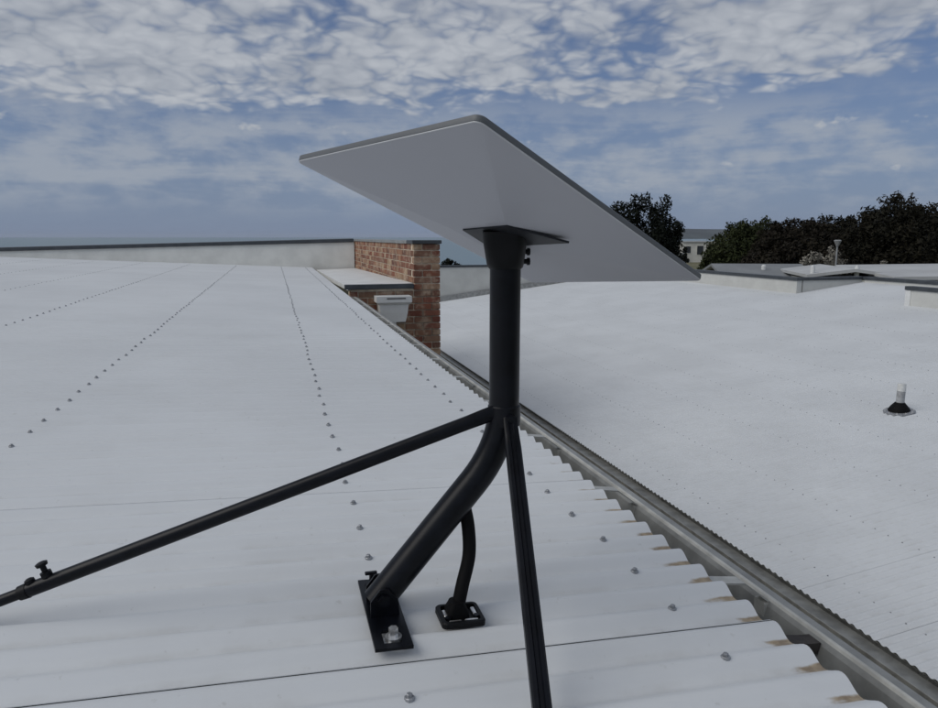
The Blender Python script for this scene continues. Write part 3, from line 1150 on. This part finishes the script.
# ------------------------------------------------------------------ trees
def leaves_mesh(name, clumps, n, size, m_, seed, flat=0.75, outside=0.25):
    """many small quads scattered through clumps (cx, cy, cz, rx, ry, rz)"""
    r = np.random.default_rng(seed)
    cl = np.array(clumps, float)
    vol = cl[:, 3] * cl[:, 4] * cl[:, 5]
    wgt = vol ** 0.75
    idx = r.choice(len(cl), n, p=wgt / wgt.sum())
    dirs = r.normal(size=(n, 3))
    dirs /= np.linalg.norm(dirs, axis=1)[:, None]
    rad = outside + (1.06 - outside) * r.random(n) ** 0.6
    c = cl[idx, :3] + dirs * cl[idx, 3:] * rad[:, None]
    nrm = dirs * 0.9 + r.normal(size=(n, 3)) * 0.7
    nrm /= np.linalg.norm(nrm, axis=1)[:, None]
    a = np.cross(nrm, r.normal(size=(n, 3)))
    a /= np.linalg.norm(a, axis=1)[:, None] + 1e-9
    b = np.cross(nrm, a)
    s = size * (0.55 + 0.9 * r.random(n))[:, None]
    v = np.empty((n, 4, 3))
    v[:, 0] = c - a * s
    v[:, 1] = c - b * s * 0.42
    v[:, 2] = c + a * s
    v[:, 3] = c + b * s * 0.42
    me = bpy.data.meshes.new(name)
    me.vertices.add(n * 4)
    me.vertices.foreach_set('co', v.reshape(-1))
    me.loops.add(n * 4)
    me.loops.foreach_set('vertex_index', np.arange(n * 4, dtype=np.int32))
    me.polygons.add(n)
    me.polygons.foreach_set('loop_start', np.arange(0, n * 4, 4, dtype=np.int32))
    me.update(calc_edges=True)
    me.materials.append(MATS[m_])
    return me


def tree(name, label, loc, clumps, n, size, leaf, seed, trunk_h, trunk_r, group='trees behind the parapet', cat='tree'):
    t = empty(name, label, cat, loc, 0, group)
    link('crown', leaves_mesh('crown', clumps, n, size, leaf, seed), t)
    r = random.Random(seed)
    m_ = MB()
    m_.tube([(0, 0, -0.4), (0.1, 0.05, trunk_h * .5), (0, 0, trunk_h)], [trunk_r, trunk_r * .75, trunk_r * .45], 9)
    big = sorted(clumps, key=lambda c: -c[3] * c[4])[:9]
    for c in big:
        s = Vector((0, 0, trunk_h * r.uniform(.35, .8)))
        e_ = Vector(c[:3])
        m_.tube([s, s.lerp(e_, .5) + Vector((0, 0, .15)), e_], [trunk_r * .45, trunk_r * .28, trunk_r * .08], 6)
    m_.build('trunk', 'bark', t, True)
    return t


def dome(seed, rx, ry, h, n, cr, z0=0.3, lean=0.0, jag=0.10):
    """clumps that fill a dome-shaped crown: a close-packed body and a ragged skin"""
    r = random.Random(seed)
    out_ = []

    def top_at(x, y):
        q2 = (x / rx) ** 2 + (y / ry) ** 2
        return z0 + (h - z0) * math.sqrt(max(0.0, 1 - q2 ** 1.25)) * (1 + lean * x / rx)
    while len(out_) < n:                       # body
        a = r.uniform(0, 2 * math.pi)
        q_ = math.sqrt(r.random())
        x, y = rx * .9 * q_ * math.cos(a), ry * .9 * q_ * math.sin(a)
        tp = top_at(x, y)
        s_ = cr * r.uniform(.9, 1.5)
        z_ = z0 + (tp - z0 - s_ * .75) * math.sqrt(r.random())
        out_.append((x, y, max(z_, s_ * .5), s_, s_, s_ * .85))
    for k in range(int(n * 1.3)):              # skin of small tufts
        a = r.uniform(0, 2 * math.pi)
        q_ = r.random() ** .4 * .98
        x, y = rx * q_ * math.cos(a), ry * q_ * math.sin(a)
        s_ = cr * r.uniform(.28, .55)
        out_.append((x, y, max(top_at(x, y) * (1 + r.uniform(-jag, jag * .35)) - s_ * .4, s_), s_, s_, s_ * 1.1))
    return out_


def gz_at(Y):
    return 0.0


def P(x, y, Y):
    """pixel of the photograph at forward distance Y (metres)"""
    c, s = math.cos(math.atan(117 / 720)), math.sin(math.atan(117 / 720))
    r_, u = (x - 469) / 720, -(y - 354) / 720
    v = Vector((r_, c + u * s, -s + u * c))
    v *= Y / v.y
    return v + Vector((0, 0, CZ))


# dark upright tree behind the dish
c = P(636, 250, 70)
r7 = random.Random(3)
cl = []
for (x, top) in ((-4.4, 6.4), (-3.6, 7.4), (-2.8, 8.0), (-2.0, 8.4), (-1.2, 8.5), (-0.4, 9.1), (0.5, 9.2), (1.2, 8.2), (1.9, 8.3), (2.5, 9.0), (3.0, 7.2), (3.6, 6.6), (4.0, 6.5), (3.4, 4.4)):
    for k in range(9):
        f = k / 8
        z = 1.0 + (top - 1.0) * f
        s_ = (1.35 - 0.68 * f) * r7.uniform(.85, 1.2)
        cl.append((x * (0.72 + .28 * f) + r7.uniform(-.2, .2), r7.uniform(-1.8, 1.8) * (1 - .7 * f), z - s_ * .8, s_ * .85, s_ * .9, s_ * 1.2))
tree('pine_tree', 'dark upright evergreen tree poking out behind the dish edge', (c.x, 70, -0.1), cl, 60000, 0.16, 'leaf_black_green', 5, 6.5, 0.3)
# olive bush, brown bush, big tree
c = P(752, 250, 47)
tree('bushy_tree', 'rounded olive green tree nearest the white house', (c.x, 48, 0), dome(21, 3.1, 2.6, 6.35, 80, 0.75), 44000, 0.115, 'leaf_olive', 21, 3.4, 0.2)
c = P(795, 250, 44)
tree('bushy_tree', 'dark brown rounded tree between the olive tree and the tall tree', (c.x, 44, 0), dome(22, 3.4, 2.6, 6.2, 85, 0.75), 46000, 0.115, 'leaf_brown', 22, 3.4, 0.22)
c = P(835, 250, 52)
tree('bushy_tree', 'low dark tree in the dip left of the tallest tree', (c.x, 52, 0), dome(27, 3.2, 2.4, 6.6, 70, 0.75), 34000, 0.13, 'leaf_dark', 27, 3.4, 0.22)
c = P(898, 250, 46)
tree('bushy_tree', 'tallest dark bushy tree with ragged crown at the right', (c.x, 46, 0), dome(23, 4.3, 3.0, 7.6, 110, 0.8), 62000, 0.12, 'leaf_dark', 23, 4.4, 0.28)
c = P(975, 250, 45)
tree('bushy_tree', 'dark bushy tree cut by the right edge of the photo', (c.x, 45, 0), dome(24, 3.8, 3.0, 7.6, 90, 0.8), 48000, 0.12, 'leaf_brown', 24, 4.2, 0.28)
c = P(712, 262, 58)
tree('shrub', 'small low green shrub in front of the white house', (c.x, 60, 0), dome(25, 1.7, 1.4, 2.7, 22, 0.45, 0.2), 9000, 0.11, 'leaf_olive', 25, 1.4, 0.1, 'shrubs behind the parapet', 'shrub')
c = P(449, 262, 90)
tree('shrub', 'small dark shrub seen past the brick pier', (c.x, 92, -0.6), dome(26, 1.7, 1.4, 3.0, 18, 0.45, 0.2), 7000, 0.12, 'leaf_black_green', 26, 1.3, 0.1, 'shrubs behind the parapet', 'shrub')
c = P(686, 246, 148)
tree('shrub', 'little dark tree standing against the white house', (c.x - 1.0, 146, -0.5), dome(28, 0.8, 0.8, 3.9, 12, 0.4, 0.3), 3000, 0.16, 'leaf_black_green', 28, 2.2, 0.12, 'shrubs behind the parapet', 'shrub')


# pale dry shrubs with bare twigs
def dry_shrub(label, loc, rx, h, seed):
    t = empty('dry_shrub', label, 'shrub', loc, 0, 'pale dry shrubs below the trees')
    r = random.Random(seed)
    m_ = MB()
    tips = []
    for i in range(70):
        a, q_ = r.uniform(0, 6.28), r.uniform(.1, 1)
        e_ = Vector((rx * q_ * math.cos(a), rx * .6 * q_ * math.sin(a), h * r.uniform(.55, 1.0) * (1 - .35 * q_ * q_)))
        s = Vector((e_.x * .12, e_.y * .12, 0))
        m_.tube([s, s.lerp(e_, .55) + Vector((r.uniform(-.1, .1), r.uniform(-.1, .1), .1)), e_], [.035, .022, .008], 5)
        tips.append((e_.x, e_.y, e_.z, .2, .2, .16))
    m_.build('branches', 'pale_twig', t)
    link('crown', leaves_mesh('crown', tips, 1500, 0.07, 'pale_twig', seed), t)


c = P(812, 262, 37)
dry_shrub('pale dry shrub at the foot of the brown tree', (c.x, 37, 0.6), 0.8, 4.0, 41)
c = P(838, 262, 37)
dry_shrub('pale dry shrub beside the lamp post', (c.x, 37.6, 0.4), 1.0, 4.4, 42)
c = P(895, 262, 37)
dry_shrub('pale dry shrub below the tallest dark tree', (c.x, 38, 0.4), 0.6, 3.6, 43)

# lamp post among the trees
c = P(836, 262, 36)
lp = empty('street_lamp', 'slim grey lamp post with flared head among the dark trees', 'street lamp', (c.x, 36, 0))
m = MB()
m.tube([(0, 0, -0.3), (0, 0, 4.75)], [0.05, 0.035], 10)
m.build('post', 'lamp_grey', lp, True)
m = MB()
m.tube([(0, 0, 4.72), (0, 0, 4.8), (0, 0, 5.02), (0, 0, 5.06)], [0.04, 0.08, 0.18, 0.12], 16)
m.build('lamp_head', 'lamp_grey', lp, True)


# ------------------------------------------------------------------ houses beyond
def gable(m_, x0, x1, y0, y1, ze, zrdg, over=0.25, along='x', t=0.12):
    if along == 'x':
        ym = (y0 + y1) / 2
        pr = [(y0 - over, ze), (ym, zrdg), (y1 + over, ze), (y1 + over, ze - t), (ym, zrdg - t), (y0 - over, ze - t)]
        m_.loft([[(x, y, z) for y, z in pr] for x in (x0 - over, x1 + over)])
    else:
        xm = (x0 + x1) / 2
        pr = [(x0 - over, ze), (xm, zrdg), (x1 + over, ze), (x1 + over, ze - t), (xm, zrdg - t), (x0 - over, ze - t)]
        m_.loft([[(x, y, z) for x, z in pr] for y in (y0 - over, y1 + over)])


def window(parent, x0, x1, y, z0, z1):
    f = MB()
    t = 0.09
    f.box(x0 - t, x1 + t, y - 0.06, y - 0.002, z0 - t, z0)
    f.box(x0 - t, x1 + t, y - 0.06, y - 0.002, z1, z1 + t)
    f.box(x0 - t, x0, y - 0.06, y - 0.002, z0 + .001, z1 - .001)
    f.box(x1, x1 + t, y - 0.06, y - 0.002, z0 + .001, z1 - .001)
    o = f.build('window', 'house_white', parent)
    g_ = MB()
    g_.box(x0, x1, y - 0.03, y - 0.003, z0, z1)
    g_.build('pane', 'window_dark', o)


a_, b2 = P(683, 250, 150), P(708, 250, 150)
hs = empty('white_house', 'far white flat roofed house with square windows left of the trees', 'house', (a_.x, 150, -0.6))
wd = b2.x - a_.x
m = MB()
m.box(0, wd, 0, 6, 0, 4.75)
m.build('wall', 'house_white', hs)
m = MB()
m.box(-0.25, wd + 0.25, -0.25, 6.25, 4.752, 4.95)
m.build('roof', 'house_roof', hs)
window(hs, 0.5, 1.6, 0, 2.5, 3.9)
window(hs, 2.9, 4.2, 0, 2.2, 4.0)
m = MB()
m.box(-3.4, -0.01, -1.2, 5, 0, 2.35)
m.build('wing', 'house_white', hs)
m = MB()
m.box(-3.7, -0.012, -1.5, 5.2, 2.352, 2.62)
m.build('roof', 'house_roof', hs)
window(hs, -2.6, -1.2, -1.2, 0.9, 2.0)

# low roofs right behind the parapet
a_, b2 = P(727, 268, 33), P(808, 268, 33)
nb = empty('neighbouring_building', 'low grey roofed building just behind the right parapet', 'building', (a_.x, 33, 0), R(-8))
wd = b2.x - a_.x
m = MB()
m.box(0, wd, 0, 5, 0, 3.35)
m.build('wall', 'house_white', nb)
m = MB()
gable(m, 0, wd, 0, 5, 3.45, 3.92)
rf = m.build('roof', 'grey_roof', nb)
m = MB()
m.tube([(1.9, 1.2, 3.5), (1.9, 1.2, 3.86), (1.9, 1.2, 3.92)], [0.11, 0.11, 0.05], 12)
m.build('roof_vent', 'vent_white', rf, True)

a_, b2 = P(812, 268, 29), P(890, 268, 29)
nb = empty('neighbouring_building', 'white low gabled roof behind the parapet recess', 'building', (a_.x, 29, 0), R(-12))
wd = b2.x - a_.x
m = MB()
m.box(0, wd, 0, 5, 0, 3.5)
m.build('wall', 'house_white', nb)
m = MB()
gable(m, 0, wd, 0, 5, 3.72, 3.96, 0.2, 'y')
rf = m.build('roof', 'house_roof', nb)
for (x, y) in ((0.1, 0.3), (wd * .55, 0.2)):
    m = MB()
    m.tube([(x, y, 3.55), (x, y, 4.0), (x, y, 4.08)], [0.09, 0.09, 0.04], 12)
    m.build('roof_vent', 'vent_white', rf, True)

a_ = P(897, 268, 27)
nb = empty('neighbouring_building', 'long white sloping roof behind the parapet at the right edge', 'building', (a_.x, 27, 0), R(-6))
m = MB()
m.box(0, 7, 0, 5, 0, 3.6)
m.build('wall', 'house_white', nb)
m = MB()
m.hexa([(-.2, -.3, 3.62), (7.2, -.3, 3.72), (7.2, 5.2, 3.95), (-.2, 5.2, 3.85), (-.2, -.3, 3.74), (7.2, -.3, 3.90), (7.2, 5.2, 4.1), (-.2, 5.2, 3.98)])
m.build('roof', 'house_roof', nb)

# ------------------------------------------------------------------ sea air
hm = bpy.data.materials.new('haze')
hm.use_nodes = True
ht = NT(hm.node_tree)
pvn = ht.n('ShaderNodeVolumePrincipled')
pvn.inputs['Color'].default_value = (0.78, 0.86, 1.0, 1)
pvn.inputs['Density'].default_value = 0.000025
hout = ht.n('ShaderNodeOutputMaterial')
ht.t.links.new(pvn.outputs[0], hout.inputs['Volume'])
MATS['haze'] = hm
m = MB()
m.box(-41000, 41000, -41000, 41000, -32, 130)
tag(m.build('haze', 'haze'), 'thin pale blue sea air over the far headland', 'haze', kind='stuff')
